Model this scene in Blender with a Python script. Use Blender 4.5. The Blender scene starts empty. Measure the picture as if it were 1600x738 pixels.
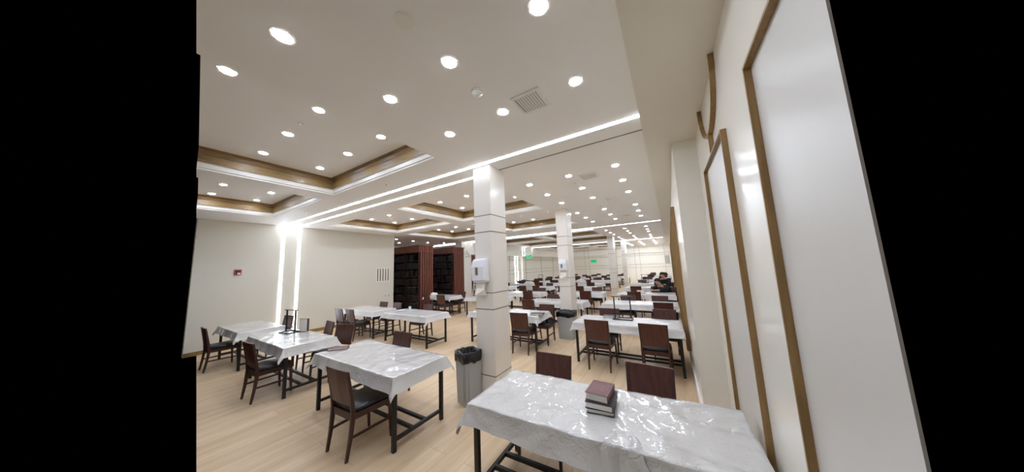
import bpy, bmesh, math, random
from mathutils import Vector, Matrix, noise as mnoise
random.seed(7)
PI = math.pi
sc = bpy.context.scene
COL = sc.collection

# ---------------------------------------------------------------- camera, world, exposure
H = 1.9                                   # eye height
YAW, PITCH, ROLL, FPX = math.radians(31.4034), math.radians(6.9118), math.radians(-2.3531), 397.33
fw = Vector((-math.sin(YAW)*math.cos(PITCH), math.cos(YAW)*math.cos(PITCH), math.sin(PITCH)))
r0 = Vector((math.cos(YAW), math.sin(YAW), 0)); u0 = r0.cross(fw)
rt = r0*math.cos(ROLL) + u0*math.sin(ROLL); up = -r0*math.sin(ROLL) + u0*math.cos(ROLL)
cam_d = bpy.data.cameras.new('camera'); cam = bpy.data.objects.new('camera', cam_d); COL.objects.link(cam)
cam_d.sensor_width = 36; cam_d.sensor_fit = 'HORIZONTAL'; cam_d.lens = 36*FPX/1600; cam_d.clip_start = .02
M = Matrix((rt, up, -fw)).transposed().to_4x4(); M.translation = Vector((0, 0, H)); cam.matrix_world = M
sc.camera = cam
w = bpy.data.worlds.new('world'); sc.world = w; w.use_nodes = True
w.node_tree.nodes['Background'].inputs[0].default_value = (0, 0, 0, 1)
w.node_tree.nodes['Background'].inputs[1].default_value = 0
sc.view_settings.view_transform = 'Standard'; sc.view_settings.look = 'None'
sc.view_settings.gamma = 1; sc.view_settings.use_curve_mapping = False
sc.view_settings.exposure = 0.88
sc.cycles.max_bounces = 16; sc.cycles.diffuse_bounces = 12; sc.cycles.glossy_bounces = 6
LAMP = 88.0          # downlight lens radiance
STRIP = 9.0          # linear light radiance

GLOW = (.915, 1.0, 1.16, 1)   # cool white lamps, relative RGB

# ---------------------------------------------------------------- materials
def lin(c):
    return tuple(((v/255)/12.92 if v/255 <= .04045 else ((v/255+.055)/1.055)**2.4) for v in c) + (1,)
MATS = {}
def mat(name, rgb, rough=.5, metal=0, emit=0, bump=None, var=None, coat=0, spec=.5):
    """bump=(kind, scale, strength, (sx,sy,sz)); var=(rgb2, scale, (sx,sy,sz))"""
    if name in MATS: return MATS[name]
    m = bpy.data.materials.new(name); m.use_nodes = True; nt = m.node_tree; N = nt.nodes; L = nt.links
    b = N['Principled BSDF']
    b.inputs['Base Color'].default_value = lin(rgb); b.inputs['Roughness'].default_value = rough
    b.inputs['Metallic'].default_value = metal; b.inputs['Specular IOR Level'].default_value = spec
    if coat: b.inputs['Coat Weight'].default_value = coat; b.inputs['Coat Roughness'].default_value = .12
    if emit:
        b.inputs['Emission Color'].default_value = GLOW; b.inputs['Emission Strength'].default_value = emit
    tc = N.new('ShaderNodeTexCoord')
    def mapped(s):
        mp = N.new('ShaderNodeMapping'); mp.inputs['Scale'].default_value = s
        L.new(tc.outputs['Object'], mp.inputs['Vector']); return mp.outputs['Vector']
    if var:
        n = N.new('ShaderNodeTexNoise'); n.inputs['Scale'].default_value = var[1]; n.inputs['Detail'].default_value = 5
        L.new(mapped(var[2]), n.inputs['Vector'])
        cr = N.new('ShaderNodeValToRGB'); cr.color_ramp.elements[0].position = .35; cr.color_ramp.elements[1].position = .65
        cr.color_ramp.elements[0].color = lin(rgb); cr.color_ramp.elements[1].color = lin(var[0])
        L.new(n.outputs['Fac'], cr.inputs[0]); L.new(cr.outputs[0], b.inputs['Base Color'])
    if bump:
        if bump[0] == 'wave':
            n = N.new('ShaderNodeTexWave'); n.inputs['Scale'].default_value = bump[1]; n.bands_direction = 'Z'
        else:
            n = N.new('ShaderNodeTexNoise'); n.inputs['Scale'].default_value = bump[1]; n.inputs['Detail'].default_value = 3
        L.new(mapped(bump[3]), n.inputs['Vector'])
        bp = N.new('ShaderNodeBump'); bp.inputs['Strength'].default_value = bump[2]; bp.inputs['Distance'].default_value = .02
        L.new(n.outputs[0], bp.inputs['Height']); L.new(bp.outputs[0], b.inputs['Normal'])
    MATS[name] = m; return m

def floor_material():
    m = bpy.data.materials.new('oak_planks'); m.use_nodes = True; nt = m.node_tree; N = nt.nodes; L = nt.links
    b = N['Principled BSDF']; b.inputs['Roughness'].default_value = .42; b.inputs['Specular IOR Level'].default_value = .35
    tc = N.new('ShaderNodeTexCoord'); mp = N.new('ShaderNodeMapping'); mp.inputs['Rotation'].default_value = (0, 0, PI/2)
    L.new(tc.outputs['Object'], mp.inputs['Vector'])
    br = N.new('ShaderNodeTexBrick'); br.inputs['Scale'].default_value = 1
    br.inputs['Brick Width'].default_value = 1.5; br.inputs['Row Height'].default_value = .24
    br.inputs['Mortar Size'].default_value = .0022; br.inputs['Mortar Smooth'].default_value = .1; br.inputs['Bias'].default_value = 0
    br.inputs['Color1'].default_value = lin((226, 202, 170)); br.inputs['Color2'].default_value = lin((216, 190, 156))
    br.inputs['Mortar'].default_value = lin((176, 150, 120)); br.offset = .37
    L.new(mp.outputs[0], br.inputs['Vector'])
    mp2 = N.new('ShaderNodeMapping'); mp2.inputs['Scale'].default_value = (6, .7, 1); L.new(tc.outputs['Object'], mp2.inputs['Vector'])
    n = N.new('ShaderNodeTexNoise'); n.inputs['Scale'].default_value = 1.6; n.inputs['Detail'].default_value = 6
    L.new(mp2.outputs[0], n.inputs['Vector'])
    cr = N.new('ShaderNodeValToRGB'); cr.color_ramp.elements[0].position = .3; cr.color_ramp.elements[1].position = .7
    cr.color_ramp.elements[0].color = (.80, .76, .70, 1); cr.color_ramp.elements[1].color = (1, 1, 1, 1)
    L.new(n.outputs['Fac'], cr.inputs[0])
    mx = N.new('ShaderNodeMix'); mx.data_type = 'RGBA'; mx.blend_type = 'MULTIPLY'; mx.inputs[0].default_value = 1
    L.new(br.outputs['Color'], mx.inputs[6]); L.new(cr.outputs[0], mx.inputs[7]); L.new(mx.outputs[2], b.inputs['Base Color'])
    return m

def cloth_material(name, seed, coat=1.0):
    m = bpy.data.materials.new(name); m.use_nodes = True; nt = m.node_tree; N = nt.nodes; L = nt.links
    b = N['Principled BSDF']; b.inputs['Base Color'].default_value = lin((207, 205, 202)); b.inputs['Roughness'].default_value = .22; b.inputs['Coat Weight'].default_value = coat; b.inputs['Coat Roughness'].default_value = .06
    b.inputs['Specular IOR Level'].default_value = .6
    tc = N.new('ShaderNodeTexCoord'); mp = N.new('ShaderNodeMapping'); mp.inputs['Location'].default_value = (seed*3.1, seed*1.7, 0)
    mp.inputs['Rotation'].default_value = (0, 0, .5)
    L.new(tc.outputs['Object'], mp.inputs['Vector'])
    n1 = N.new('ShaderNodeTexNoise'); n1.inputs['Scale'].default_value = 4; n1.inputs['Detail'].default_value = 4; n1.inputs['Distortion'].default_value = 1.2
    n1.noise_type = 'RIDGED_MULTIFRACTAL'
    L.new(mp.outputs[0], n1.inputs['Vector'])
    n2 = N.new('ShaderNodeTexNoise'); n2.inputs['Scale'].default_value = 20; n2.inputs['Detail'].default_value = 3; n2.inputs['Distortion'].default_value = 1.5
    L.new(mp.outputs[0], n2.inputs['Vector'])
    ad = N.new('ShaderNodeMath'); ad.operation = 'MULTIPLY_ADD'; ad.inputs[1].default_value = .35
    L.new(n2.outputs[0], ad.inputs[0]); L.new(n1.outputs[0], ad.inputs[2])
    bp = N.new('ShaderNodeBump'); bp.inputs['Strength'].default_value = .9; bp.inputs['Distance'].default_value = .02
    L.new(ad.outputs[0], bp.inputs['Height']); L.new(bp.outputs[0], b.inputs['Normal'])
    return m

m_ceil = mat('ceiling_paint', (244, 243, 240), .6)
m_soffit = mat('soffit_paint', (226, 221, 207), .5)
m_wall_dim = mat('cream_paint_dimmed', (217, 213, 200), .5)  # darker copy of the cream wall paint; dimmer light put into its colour
m_wall = mat('cream_paint', (240, 237, 226), .5)
m_wallg = mat('cream_lacquer', (234, 231, 221), .2, bump=('noise', 2.2, .06, (1, 1, 1)))
m_panelwhite = mat('white_panel', (207, 204, 198), .35)
m_column = mat('column_lacquer', (234, 228, 219), .25)
m_groove = mat('groove_bronze', (120, 108, 92), .6)
m_white = mat('white_trim', (232, 229, 222), .4)
m_gold = mat('gold_wood', (154, 122, 76), .4, var=((134, 104, 62), 6, (8, 8, .6)))
m_cove = mat('cove_wood', (144, 117, 72), .34, var=((116, 91, 52), 4, (1, 1, 14)), bump=('noise', 6, .3, (.6, .6, 14)))
m_cove2 = mat('cove_crown_wood', (140, 108, 64), .4, var=((116, 88, 50), 4, (1, 1, 14)))
m_floor = floor_material()
m_wood = mat('mahogany', (84, 44, 34), .34, var=((66, 33, 27), 5, (6, 6, .8)))
m_rail = mat('dark_mahogany', (62, 34, 28), .36)
m_seat = mat('black_leather', (34, 34, 37), .38)
m_black = mat('black_steel', (17, 16, 17), .45)
m_case = mat('bookcase_wood', (128, 72, 54), .45, var=((104, 56, 42), 3, (8, 8, .5)))
m_caseD = mat('bookcase_dark', (52, 30, 27), .5)
m_bin = mat('grey_plastic', (168, 171, 171), .45)
m_bag = mat('black_bag', (18, 18, 20), .25, bump=('noise', 14, .8, (1, 1, 1)))
m_disp = mat('white_plastic', (236, 236, 242), .25)
m_paper = mat('paper', (238, 234, 226), .8)
m_lamp = mat('lamp_glow', (255, 250, 240), .5, emit=LAMP)
m_strip = mat('strip_glow', (252, 252, 246), .5, emit=STRIP)
m_bar = mat('bar_glow', (252, 252, 246), .5, emit=STRIP*2.2)
m_vent = mat('vent_metal', (236, 234, 230), .45)
m_dark = mat('dark_gap', (46, 44, 40), .7)
m_red = mat('red_plastic', (190, 80, 78), .4)
m_green = mat('exit_green', (40, 190, 120), .5, emit=.35)
m_green.node_tree.nodes['Principled BSDF'].inputs['Emission Color'].default_value = lin((40, 190, 120))
m_skin = mat('skin', (196, 150, 128), .5)
m_cloths = [cloth_material('plastic_sheet_%s' % n, i) for i, n in enumerate(('a', 'b', 'c'))]
m_farcloth = cloth_material('plastic_sheet_dull', 3, .25)

# ---------------------------------------------------------------- mesh helpers
class MB:
    def __init__(s): s.bm = bmesh.new()
    def box(s, x0, x1, y0, y1, z0, z1):
        v = [s.bm.verts.new(p) for p in ((x0,y0,z0),(x1,y0,z0),(x1,y1,z0),(x0,y1,z0),(x0,y0,z1),(x1,y0,z1),(x1,y1,z1),(x0,y1,z1))]
        for f in ((3,2,1,0),(4,5,6,7),(0,1,5,4),(1,2,6,5),(2,3,7,6),(3,0,4,7)): s.bm.faces.new([v[i] for i in f])
        return s
    def hexa(s, P):      # bottom ring 4, top ring 4
        v = [s.bm.verts.new(p) for p in P]
        for f in ((3,2,1,0),(4,5,6,7),(0,1,5,4),(1,2,6,5),(2,3,7,6),(3,0,4,7)): s.bm.faces.new([v[i] for i in f])
        return s
    def quad(s, *P): s.bm.faces.new([s.bm.verts.new(p) for p in P]); return s
    def loft(s, rings, cap=True):
        R = [[s.bm.verts.new(p) for p in r] for r in rings]; n = len(R[0])
        for a, b in zip(R, R[1:]):
            for i in range(n): s.bm.faces.new((a[i], a[(i+1) % n], b[(i+1) % n], b[i]))
        if cap: s.bm.faces.new(R[0][::-1]); s.bm.faces.new(R[-1])
        return s
    def cyl(s, c, r, z0, z1, n=20, r2=None):
        r2 = r if r2 is None else r2
        return s.loft([[(c[0]+rr*math.cos(2*PI*i/n), c[1]+rr*math.sin(2*PI*i/n), z) for i in range(n)] for rr, z in ((r, z0), (r2, z1))])
    def tube(s, pts, r, n=8):
        rings = []
        for i, p in enumerate(pts):
            p = Vector(p); a = Vector(pts[max(i-1, 0)]); b = Vector(pts[min(i+1, len(pts)-1)])
            d = (b-a).normalized(); q = d.to_track_quat('Z', 'Y'); rr = r[i] if isinstance(r, (list, tuple)) else r
            rings.append([p + q @ Vector((rr*math.cos(2*PI*k/n), rr*math.sin(2*PI*k/n), 0)) for k in range(n)])
        return s.loft(rings)
    def cut(s, co, no):      # keep the side the normal points to
        g = s.bm.verts[:] + s.bm.edges[:] + s.bm.faces[:]
        bmesh.ops.bisect_plane(s.bm, geom=g, plane_co=co, plane_no=no, clear_inner=True); return s
    def build(s, name, m, parent=None, bevel=0, smooth=False, seg=2, loc=None):
        bmesh.ops.recalc_face_normals(s.bm, faces=s.bm.faces)
        if bevel:
            bmesh.ops.bevel(s.bm, geom=[e for e in s.bm.edges if e.calc_face_angle(0) > .5], offset=bevel, segments=seg, affect='EDGES', clamp_overlap=True)
        me = bpy.data.meshes.new(name); s.bm.to_mesh(me); s.bm.free()
        if smooth:
            for p in me.polygons: p.use_smooth = True
        me.materials.append(m)
        o = bpy.data.objects.new(name, me); COL.objects.link(o)
        if parent: o.parent = parent
        if loc: o.location = loc
        return o
def tag(o, label, cat, group=None, kind=None):
    o['label'] = label; o['category'] = cat
    if group: o['group'] = group
    if kind: o['kind'] = kind
    return o
def thing(name, label, cat, loc=(0, 0, 0), rz=0, group=None):
    o = bpy.data.objects.new(name, None); COL.objects.link(o); o.empty_display_size = .1
    o.location = loc; o.rotation_euler = (0, 0, rz); return tag(o, label, cat, group)
def struct(o): o['kind'] = 'structure'; return o
def dup(o, loc=None, rz=None, label=None, group=None, parent=None):
    c = o.copy(); COL.objects.link(c)
    if parent: c.parent = parent
    if loc is not None: c.location = loc
    if rz is not None: c.rotation_euler = (0, 0, rz)
    if label: c['label'] = label
    if group: c['group'] = group
    for ch in [k for k in o.children]: dup(ch, parent=c)
    return c
def clean(mb):
    bmesh.ops.remove_doubles(mb.bm, verts=mb.bm.verts, dist=1e-5); return mb

# ---------------------------------------------------------------- room shell
ZC, ZS, ZK = 3.5, 3.4, 3.82       # ceiling, soffit by the right wall, coffer ceiling
XL, XR, XR2, YB, YR = -10.4, .42, .17, 28.5, -5.0
XA = -14.5                        # alcove back
# left ends of floor and ceiling as the photo shows them (straight lines on each plane)
def unp(x, y, z):
    d = rt*(x-800)/FPX + up*(369-y)/FPX + fw; return Vector((0, 0, H)) + d*((z-H)/d.z)
def left_line(z, ya, yb):
    a, b = unp(307, ya, z), unp(307, yb, z); d = (b-a); d.z = 0
    n = Vector((-d.y, d.x, 0)).normalized()
    if n.dot(Vector((-1, 3, 0)) - Vector((a.x, a.y, 0))) < 0: n = -n
    return Vector((a.x, a.y, 0)), n
FL = left_line(0, 738, 520); CL = left_line(ZC, 20, 300)
YW = (unp(307, 341, ZC) - unp(307, 341, ZC)).y + 10.4/math.tan(math.radians(82.95))   # left wall begins

def front_rear(fn, line):
    """builds fn into one mesh: the part ahead (ended along the given line) and the part behind the viewer"""
    a = MB(); fn(a); a.cut(line[0], line[1])
    b = MB(); fn(b); b.cut(Vector((0, -1.5, 0)), Vector((0, -1, 0)))
    me = bpy.data.meshes.new('t'); b.bm.to_mesh(me); a.bm.from_mesh(me); b.bm.free(); bpy.data.meshes.remove(me)
    return a
f = front_rear(lambda m: m.quad((XA, YR, 0), (XR+.01, YR, 0), (XR+.01, YB+.2, 0), (XA, YB+.2, 0)), FL)
struct(f.build('floor', m_floor))

coffers = [(-5.70,-2.72,-.6,2.42), (-9.0,-6.2,-.6,2.42),
           (-5.85,-2.9,3.95,6.45), (-9.5,-6.33,3.95,6.45),
           (-5.98,-2.95,7.0,9.85), (-9.7,-6.4,7.0,9.95),
           (-6.1,-3.1,12.8,15.3), (-9.8,-6.5,12.8,15.3), (-6.1,-3.1,15.9,19.0), (-9.8,-6.5,15.9,19.0),
           (-6.3,-3.3,21.8,24.6), (-9.9,-6.7,21.8,24.6), (-6.3,-3.3,25.2,28.0), (-9.9,-6.7,25.2,28.0)]
def ceil_fn(m):
    xs = sorted({XA, -.12, -14.5} | {c[0] for c in coffers} | {c[1] for c in coffers})
    ys = sorted({YR, YB+.2} | {c[2] for c in coffers} | {c[3] for c in coffers})
    for x0, x1 in zip(xs, xs[1:]):
        for y0, y1 in zip(ys, ys[1:]):
            cx, cy = (x0+x1)/2, (y0+y1)/2
            if any(c[0] < cx < c[1] and c[2] < cy < c[3] for c in coffers): continue
            m.quad((x0, y0, ZC), (x0, y1, ZC), (x1, y1, ZC), (x1, y0, ZC))
    for (x0, x1, y0, y1) in coffers:
        o = .09; m.quad((x0+o, y0+o, ZK), (x0+o, y1-o, ZK), (x1-o, y1-o, ZK), (x1-o, y0+o, ZK))
def rings(m, c, prof):
    x0, x1, y0, y1 = c
    m.loft([[(x0+o, y0+o, z), (x1-o, y0+o, z), (x1-o, y1-o, z), (x0+o, y1-o, z)] for o, z in prof], cap=False)
struct(clean(front_rear(ceil_fn, CL)).build('ceiling', m_ceil))
def soff(m):
    m.quad((-.12, YR, ZS), (-.12, YB, ZS), (XR+.01, YB, ZS), (XR+.01, YR, ZS)); m.quad((-.12, YR, ZS), (-.12, YR, ZC), (-.12, YB, ZC), (-.12, YB, ZS))
s = MB(); soff(s); struct(s.build('trim_1', m_soffit))
for i, c in enumerate(coffers):
    for prof, mm, nm in (([(0, ZC), (.004, ZC+.022), (.018, ZC+.03), (.026, ZC+.095), (.05, ZC+.10)], m_white, 'trim_%d' % (2+3*i)),
                     ([(.05, ZC+.10), (.055, ZC+.21), (.045, ZC+.22), (.05, ZC+.225)], m_cove, 'trim_%d' % (3+3*i)),
                     ([(.05, ZC+.225), (.03, ZC+.23), (.045, ZC+.29), (.09, ZK)], m_cove2, 'trim_%d' % (4+3*i))):
        m = MB(); rings(m, c, prof)
        if i < 2: m.cut(CL[0], CL[1])
        struct(m.build(nm, mm))
# walls
m = MB(); m.box(XL-.15, XL, YW, 6.9, 0, ZC+.05); m.box(XL-.15, XL, YR, -1.5, 0, ZC+.05)
m.box(XA-.1, XL-.15, 6.75, 6.9, 0, ZC+.05)
m.box(XA-.1, XA, 6.9, 14.2, 0, ZC+.05)
struct(m.build('wall_left', m_wall_dim))
m = MB(); m.box(XL-.5, XL, 11.25, 12.1, 0, 2.55); m.box(XL-.5, XL, 11.25, YB, 2.75, ZC+.02)
m.box(XL-.7, XL-.5, 14.0, YB, 0, 2.78); m.box(XL-.5, XL, 11.25, 12.1, 2.55, 2.76); m.box(XL-4.1, XL-.6, 14.0, 14.2, 0, ZC)
struct(m.build('wall_far_left', m_wall))
m = MB(); m.hexa([(XR, .945, 0), (XR+.02, 1.02, 0), (XR+.02, 3.78, 0), (XR, 3.78, 0), (XR, .945, ZC), (XR+.02, 1.02, ZC), (XR+.02, 3.78, ZC), (XR, 3.78, ZC)]); m.box(XR, XR+.15, YR, -1.5, 0, ZC)
struct(m.build('wall_right', m_wallg))
m = MB(); m.box(XR2, XR+.01, 3.78, YB, .0, ZC); struct(m.build('wall_far_right', m_wallg))
m = MB(); m.box(XL-.7, .6, YB, YB+.15, 0, ZC+.02); m.box(XL, XR2, YB-.14, YB, 2.75, ZC+.02); struct(m.build('wall_back', m_wall))
m = MB(); m.box(XA, .6, YR-.15, YR, 0, ZC+.02); struct(m.build('wall_front', m_wall))
# baseboards
m = MB(); m.box(XL, XL+.015, YW, 6.9, 0, .1); struct(m.build('baseboard_left', m_gold))
m = MB(); m.box(XR-.02, XR, .945, 3.78, 0, .14); struct(m.build('baseboard_right', m_white))
m = MB(); m.box(XR2-.02, XR2, 3.76, YB, 0, .16); m.box(XR2-.02, XR-.02, 3.76, 3.78, 0, .16); struct(m.build('baseboard_far_right', m_white))
# panel seams on the far walls
m = MB()
for z in (1.32, 1.62, 2.5): m.box(XL, XR2, YB-.012, YB, z-.008, z+.008)
for z in (3.3,): m.box(XL, XR2, YB-.152, YB-.14, z-.008, z+.008)
for x in (-9.7, -8.0, -7.55, -5.2, -4.7, -2.95, -2.5, -.35): m.box(x-.008, x+.008, YB-.014, YB, 0, 2.75); m.box(x-.008, x+.008, YB-.154, YB-.14, 2.75, ZC)
struct(m.build('trim_60', m_groove))
m = MB()
for z in (1.32, 1.62, 2.45): m.box(XL-.5, XL-.488, 14.2, YB, z-.008, z+.008)
for y in (17.3, 20.0, 23.2, 26.2): m.box(XL-.5, XL-.486, y-.012, y+.012, 0, 2.75)
struct(m.build('trim_61', m_groove))
m = MB(); m.box(XL-.5, XL-.3, 19.1, 19.45, 0, 2.76); struct(m.build('trim_62', m_wall))
# shadow gap in the ceiling, right of the first column
m = MB(); m.box(-2.25, -.12, 3.35, 3.37, ZC-.004, ZC+.001); struct(m.build('trim_63', m_groove))

# gold framing on the right wall: thin strips standing 35 mm off it
def frame_right(x, y0, y1, z0, z1, d=.035, t=.014, white=True, nm=70, open_=False):
    m = MB()
    if open_: y0 -= t
    for (a, b, c, e) in (() if open_ else ((y0, y0+t, z0, z1),)) + ((y1-t, y1, z0, z1), (y0+t, y1-t, z1-t, z1), (y0+t, y1-t, z0, z0+t)):
        m.box(x-d, x, a, b, c, e)
    struct(m.build('trim_%d' % nm, m_gold))
    if white:
        m = MB(); m.box(x-.006, x, y0+t, y1-t, z0+t, z1-t); struct(m.build('trim_%d' % (nm+1), m_panelwhite))
frame_right(XR, .945, 1.55, .35, 2.80, nm=70, open_=True)
frame_right(XR, 2.2, 3.2, .35, 2.79, nm=72)
for k, (ya, yb) in enumerate(((5.6, 6.6), (7.6, 9.4), (10.6, 12.6), (14.0, 17.0), (18.5, 22))):
    frame_right(XR2, ya, yb, .3, 2.9, d=.06, t=.02, nm=74+2*k)
m = MB()          # half ring hanging under the soffit, with its stem
cy, cz, R1 = 2.68, ZS, .44
pr = []
for i in range(33):
    a = PI + PI*i/32; c_, s_ = math.cos(a), math.sin(a)
    pr.append([(XR-.035, cy+(R1-.014)*c_, cz+(R1-.014)*s_), (XR-.035, cy+R1*c_, cz+R1*s_), (XR, cy+R1*c_, cz+R1*s_), (XR, cy+(R1-.014)*c_, cz+(R1-.014)*s_)])
m.loft(pr); m.box(XR-.035, XR, cy-.01, cy+.01, 2.79, cz-R1); struct(m.build('trim_90', m_gold))

# ---------------------------------------------------------------- columns
def column(x0, x1, y0, y1, n):
    m = MB(); m.box(x0, x1, y0, y1, 0, ZC); o = struct(m.build('trim_%d' % n, m_column, bevel=.006))
    g = MB()
    for z in (.36, 1.29, 1.53, 2.45, 2.71): g.box(x0-.002, x1+.002, y0-.002, y1+.002, z-.006, z+.006)
    struct(g.build('trim_%d' % (n+1), m_groove))
    return o
column(-2.58, -2.25, 3.09, 3.51, 100); column(-2.73, -2.41, 6.95, 7.42, 102)
column(-3.13, -2.80, 16.2, 16.9, 104); column(-3.0, -2.72, 20.5, 21.2, 106)

# ---------------------------------------------------------------- lights
def strip_light(label, runs, wall=None, group=None):
    t = thing('linear_light', label, 'light', (0, 0, 0), 0, group)
    m = MB()
    for (x0, x1, y, wd) in runs: m.box(x0, x1, y-wd/2, y+wd/2, ZC-.006, ZC-.001)
    m.build('ceiling_lens', m_strip, t)
    if wall:
        m = MB(); m.box(wall[0]+.001, wall[0]+.008, wall[1]-wall[2]/2, wall[1]+wall[2]/2, wall[3], ZC-.01); m.build('wall_lens', m_strip, t)
strip_light('long light line crossing the ceiling in front of nearest column, then down left wall', [(XL, -.12, 3.0, .05)], (XL, 3.05, .065, .12))
strip_light('light line ending at the nearest column and running down left wall beside its twin', [(XL, -2.6, 3.38, .05)], (XL, 3.47, .065, .12))
strip_light('light line across the ceiling beyond second column, nearer of that pair', [(XA+.1, -.16, 11.6, .035)])
strip_light('light line across the ceiling beyond second column, farther of that pair', [(XA+.1, -2.9, 12.1, .035)])
strip_light('farthest light line across the ceiling, behind fourth column', [(XL, -.25, 20.3, .045)], (XL, 18.6, .06, 2.76))
for y, a in ((18.15, 'left'), (18.55, 'right')):
    m = MB(); m.box(XL-.5, XL-.49, y-.04, y+.04, .15, 2.74)
    tag(m.build('linear_light', m_strip), 'glowing upright light line low on far left wall, %s of two' % a, 'light')
m = MB(); m.box(XL+.001, XL+.01, 18.97, 19.03, 2.76, ZC-.01); tag(m.build('linear_light', m_strip), 'short upright light line on far left wall above the green sign', 'light')
m = MB(); m.box(-2.71, -2.70, 20.7, 20.78, 2.6, ZC); tag(m.build('linear_light', m_strip), 'upright light line on the side of the farthest column', 'light')
for x in (-2.9, -1.9, -.9):
    for y0, y1 in ((22.3, 24.3), (25.2, 27.4)):
        m = MB(); m.box(x-.05, x+.05, y0, y1, ZC-.008, ZC-.001)
        tag(m.build('linear_light', m_bar), 'lengthwise %s ceiling light bar near back wall, %s row' % ({-2.9: 'left', -1.9: 'middle', -.9: 'right'}[x], 'nearer' if y0 < 24 else 'farther'), 'light')

lamp0 = thing('downlight', 'x', 'light')
MB().loft([[(r*math.cos(2*PI*i/20), r*math.sin(2*PI*i/20), z) for i in range(20)] for r, z in ((.068, -.001), (.068, -.004), (.054, -.004), (.050, -.001))], cap=False).build('trim_ring', m_white, lamp0)
MB().cyl((0, 0), .050, -.006, -.001, 20, .046).build('lens', m_lamp, lamp0)
used = [False]
ROWN = ['first', 'second', 'third', 'fourth', 'fifth', 'sixth', 'seventh', 'eighth', 'ninth', 'tenth', 'eleventh', 'twelfth']
def lamps(xs, ys, z, where, cut=False):
    xs = list(xs); ys = list(ys)
    for j, y in enumerate(ys):
        for i, x in enumerate(xs):
            xx = x + (-.018*max(y-1, 0)*(1 if z == ZC else 1.2) if z == ZC and x > -3 else 0)
            lab = 'round ceiling downlight %s, %s row away, %s from right' % (where, ROWN[j], ROWN[len(xs)-1-i])
            if (Vector((xx, y, 0)) - CL[0]).dot(CL[1]) < .05: continue
            if used[0]: dup(lamp0, (xx, y, z), 0, lab)
            else: lamp0.location = (xx, y, z); lamp0['label'] = lab; used[0] = True
lamps((-2.06, -1.3, -.53), (.53, 1.31, 2.08), ZC, 'before the first light line')
lamps((-2.15, -1.35, -.55), (4.37, 5.27, 6.23), ZC, 'just past the first light line')
lamps((-2.2, -1.38, -.54), (7.8, 8.81, 9.87), ZC, 'well past the first light line')
lamps((-2.3, -1.45, -.55), (13.04, 14.25, 15.35, 17.3, 18.6, 19.8), ZC, 'beyond the second light line')
lamps((-5.22, -4.25, -3.33), (.49, 1.22, 1.98), ZK, 'in the nearest ceiling coffer')
lamps((-8.65, -7.65, -6.75), (1.23, 1.97), ZK, 'in coffer left of the nearest one')
lamps((-5.45, -4.42, -3.45), (4.15, 5.01, 5.9), ZK-.0, 'in coffer behind the nearest column') if False else None
lamps((-5.42, -4.42, -3.45), (4.3, 5.01, 5.93), ZK, 'in coffer behind the nearest column')
lamps((-9.05, -8.0, -6.8), (4.4, 5.1, 6.02), ZK, 'in coffer above the left wall end')
lamps((-5.6, -4.64, -3.56), (7.4, 8.33, 9.35), ZK, 'in coffer left of second column')
lamps((-9.3, -8.19, -7.0), (7.5, 8.5, 9.38), ZK, 'in coffer near the bookcases')
lamps((-5.6, -4.6, -3.6), (13.2, 14.6), ZK, 'in coffer past second light line'); lamps((-9.3, -8.1, -7.0), (13.2, 14.6), ZK, 'in left coffer past second light line')
lamps((-5.6, -4.6, -3.6), (16.4, 18.2), ZK, 'in coffer before farthest light line'); lamps((-9.3, -8.1, -7.0), (16.4, 18.2), ZK, 'in left coffer before farthest light line')
lamps((-5.6, -3.9), (22.5, 24, 26, 27.4), ZK, 'in coffer near back wall'); lamps((-9.2, -7.4), (22.5, 24, 26, 27.4), ZK, 'in left coffer near back wall')
for i, (x, y) in enumerate(((-11.46, 7.72), (-12.8, 8.8), (-11.65, 8.84), (-11.86, 10.0), (-11.5, 10.9))):
    dup(lamp0, (x, y, ZC), 0, 'round downlight above the bookcases, %s nearest' % ROWN[i])
for x in (-9, -7, -5, -3, -1):  # unseen downlights added for bounce light from the rear
    for y in (-4, -2.2): dup(lamp0, (x, y, ZC), 0, 'unseen round ceiling downlight added to light the room from behind the viewer', 'unseen added downlights behind the viewer')

# ---------------------------------------------------------------- ceiling fittings
def vent(x, y, s, label, rz=0, z=ZC):
    t = thing('ceiling_vent', label, 'vent', (x, y, z), rz)
    m = MB()
    for (a, b, c, d) in ((-s, s, -s, -s*.8), (-s, s, s*.8, s), (-s, -s*.8, -s*.8, s*.8), (s*.8, s, -s*.8, s*.8)): m.box(a, b, c, d, -.012, -.001)
    m.build('frame', m_vent, t)
    MB().box(-s*.8, s*.8, -s*.8, s*.8, -.003, -.001).build('backing', m_dark, t)
    m = MB(); n = 9
    for i in range(n):
        xx = -s*.8 + s*1.6*(i+.5)/n + .004
        m.hexa([(xx-.008, -s*.8, -.012), (xx+.010, -s*.8, -.004), (xx+.010, s*.8, -.004), (xx-.008, s*.8, -.012), (xx-.008, -s*.8, -.010), (xx+.010, -s*.8, -.002), (xx+.010, s*.8, -.002), (xx-.008, s*.8, -.010)])
    m.build('louvre', m_vent, t)
vent(-1.0, 2.1, .15, 'square white louvred air vent in ceiling, the nearest and largest')
vent(-1.1, 4.6, .16, 'square ceiling vent past the first light line')
vent(-1.08, 6.65, .14, 'small ceiling vent between the downlights, second past the light line')
vent(-1.1, 9.35, .14, 'small distant ceiling vent before the second light line')
t = thing('smoke_detector', 'round white smoke detector on ceiling left of the nearest vent', 'smoke detector', (-1.34, 1.69, ZC))
MB().cyl((0, 0), .055, -.012, -.001, 28).build('base', m_white, t)
MB().loft([[(r*math.cos(2*PI*i/28), r*math.sin(2*PI*i/28), z) for i in range(28)] for r, z in ((.046, -.012), (.05, -.02), (.046, -.03), (.03, -.034), (.028, -.042), (.012, -.046))]).build('sensor_cap', m_white, t, smooth=True)
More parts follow.
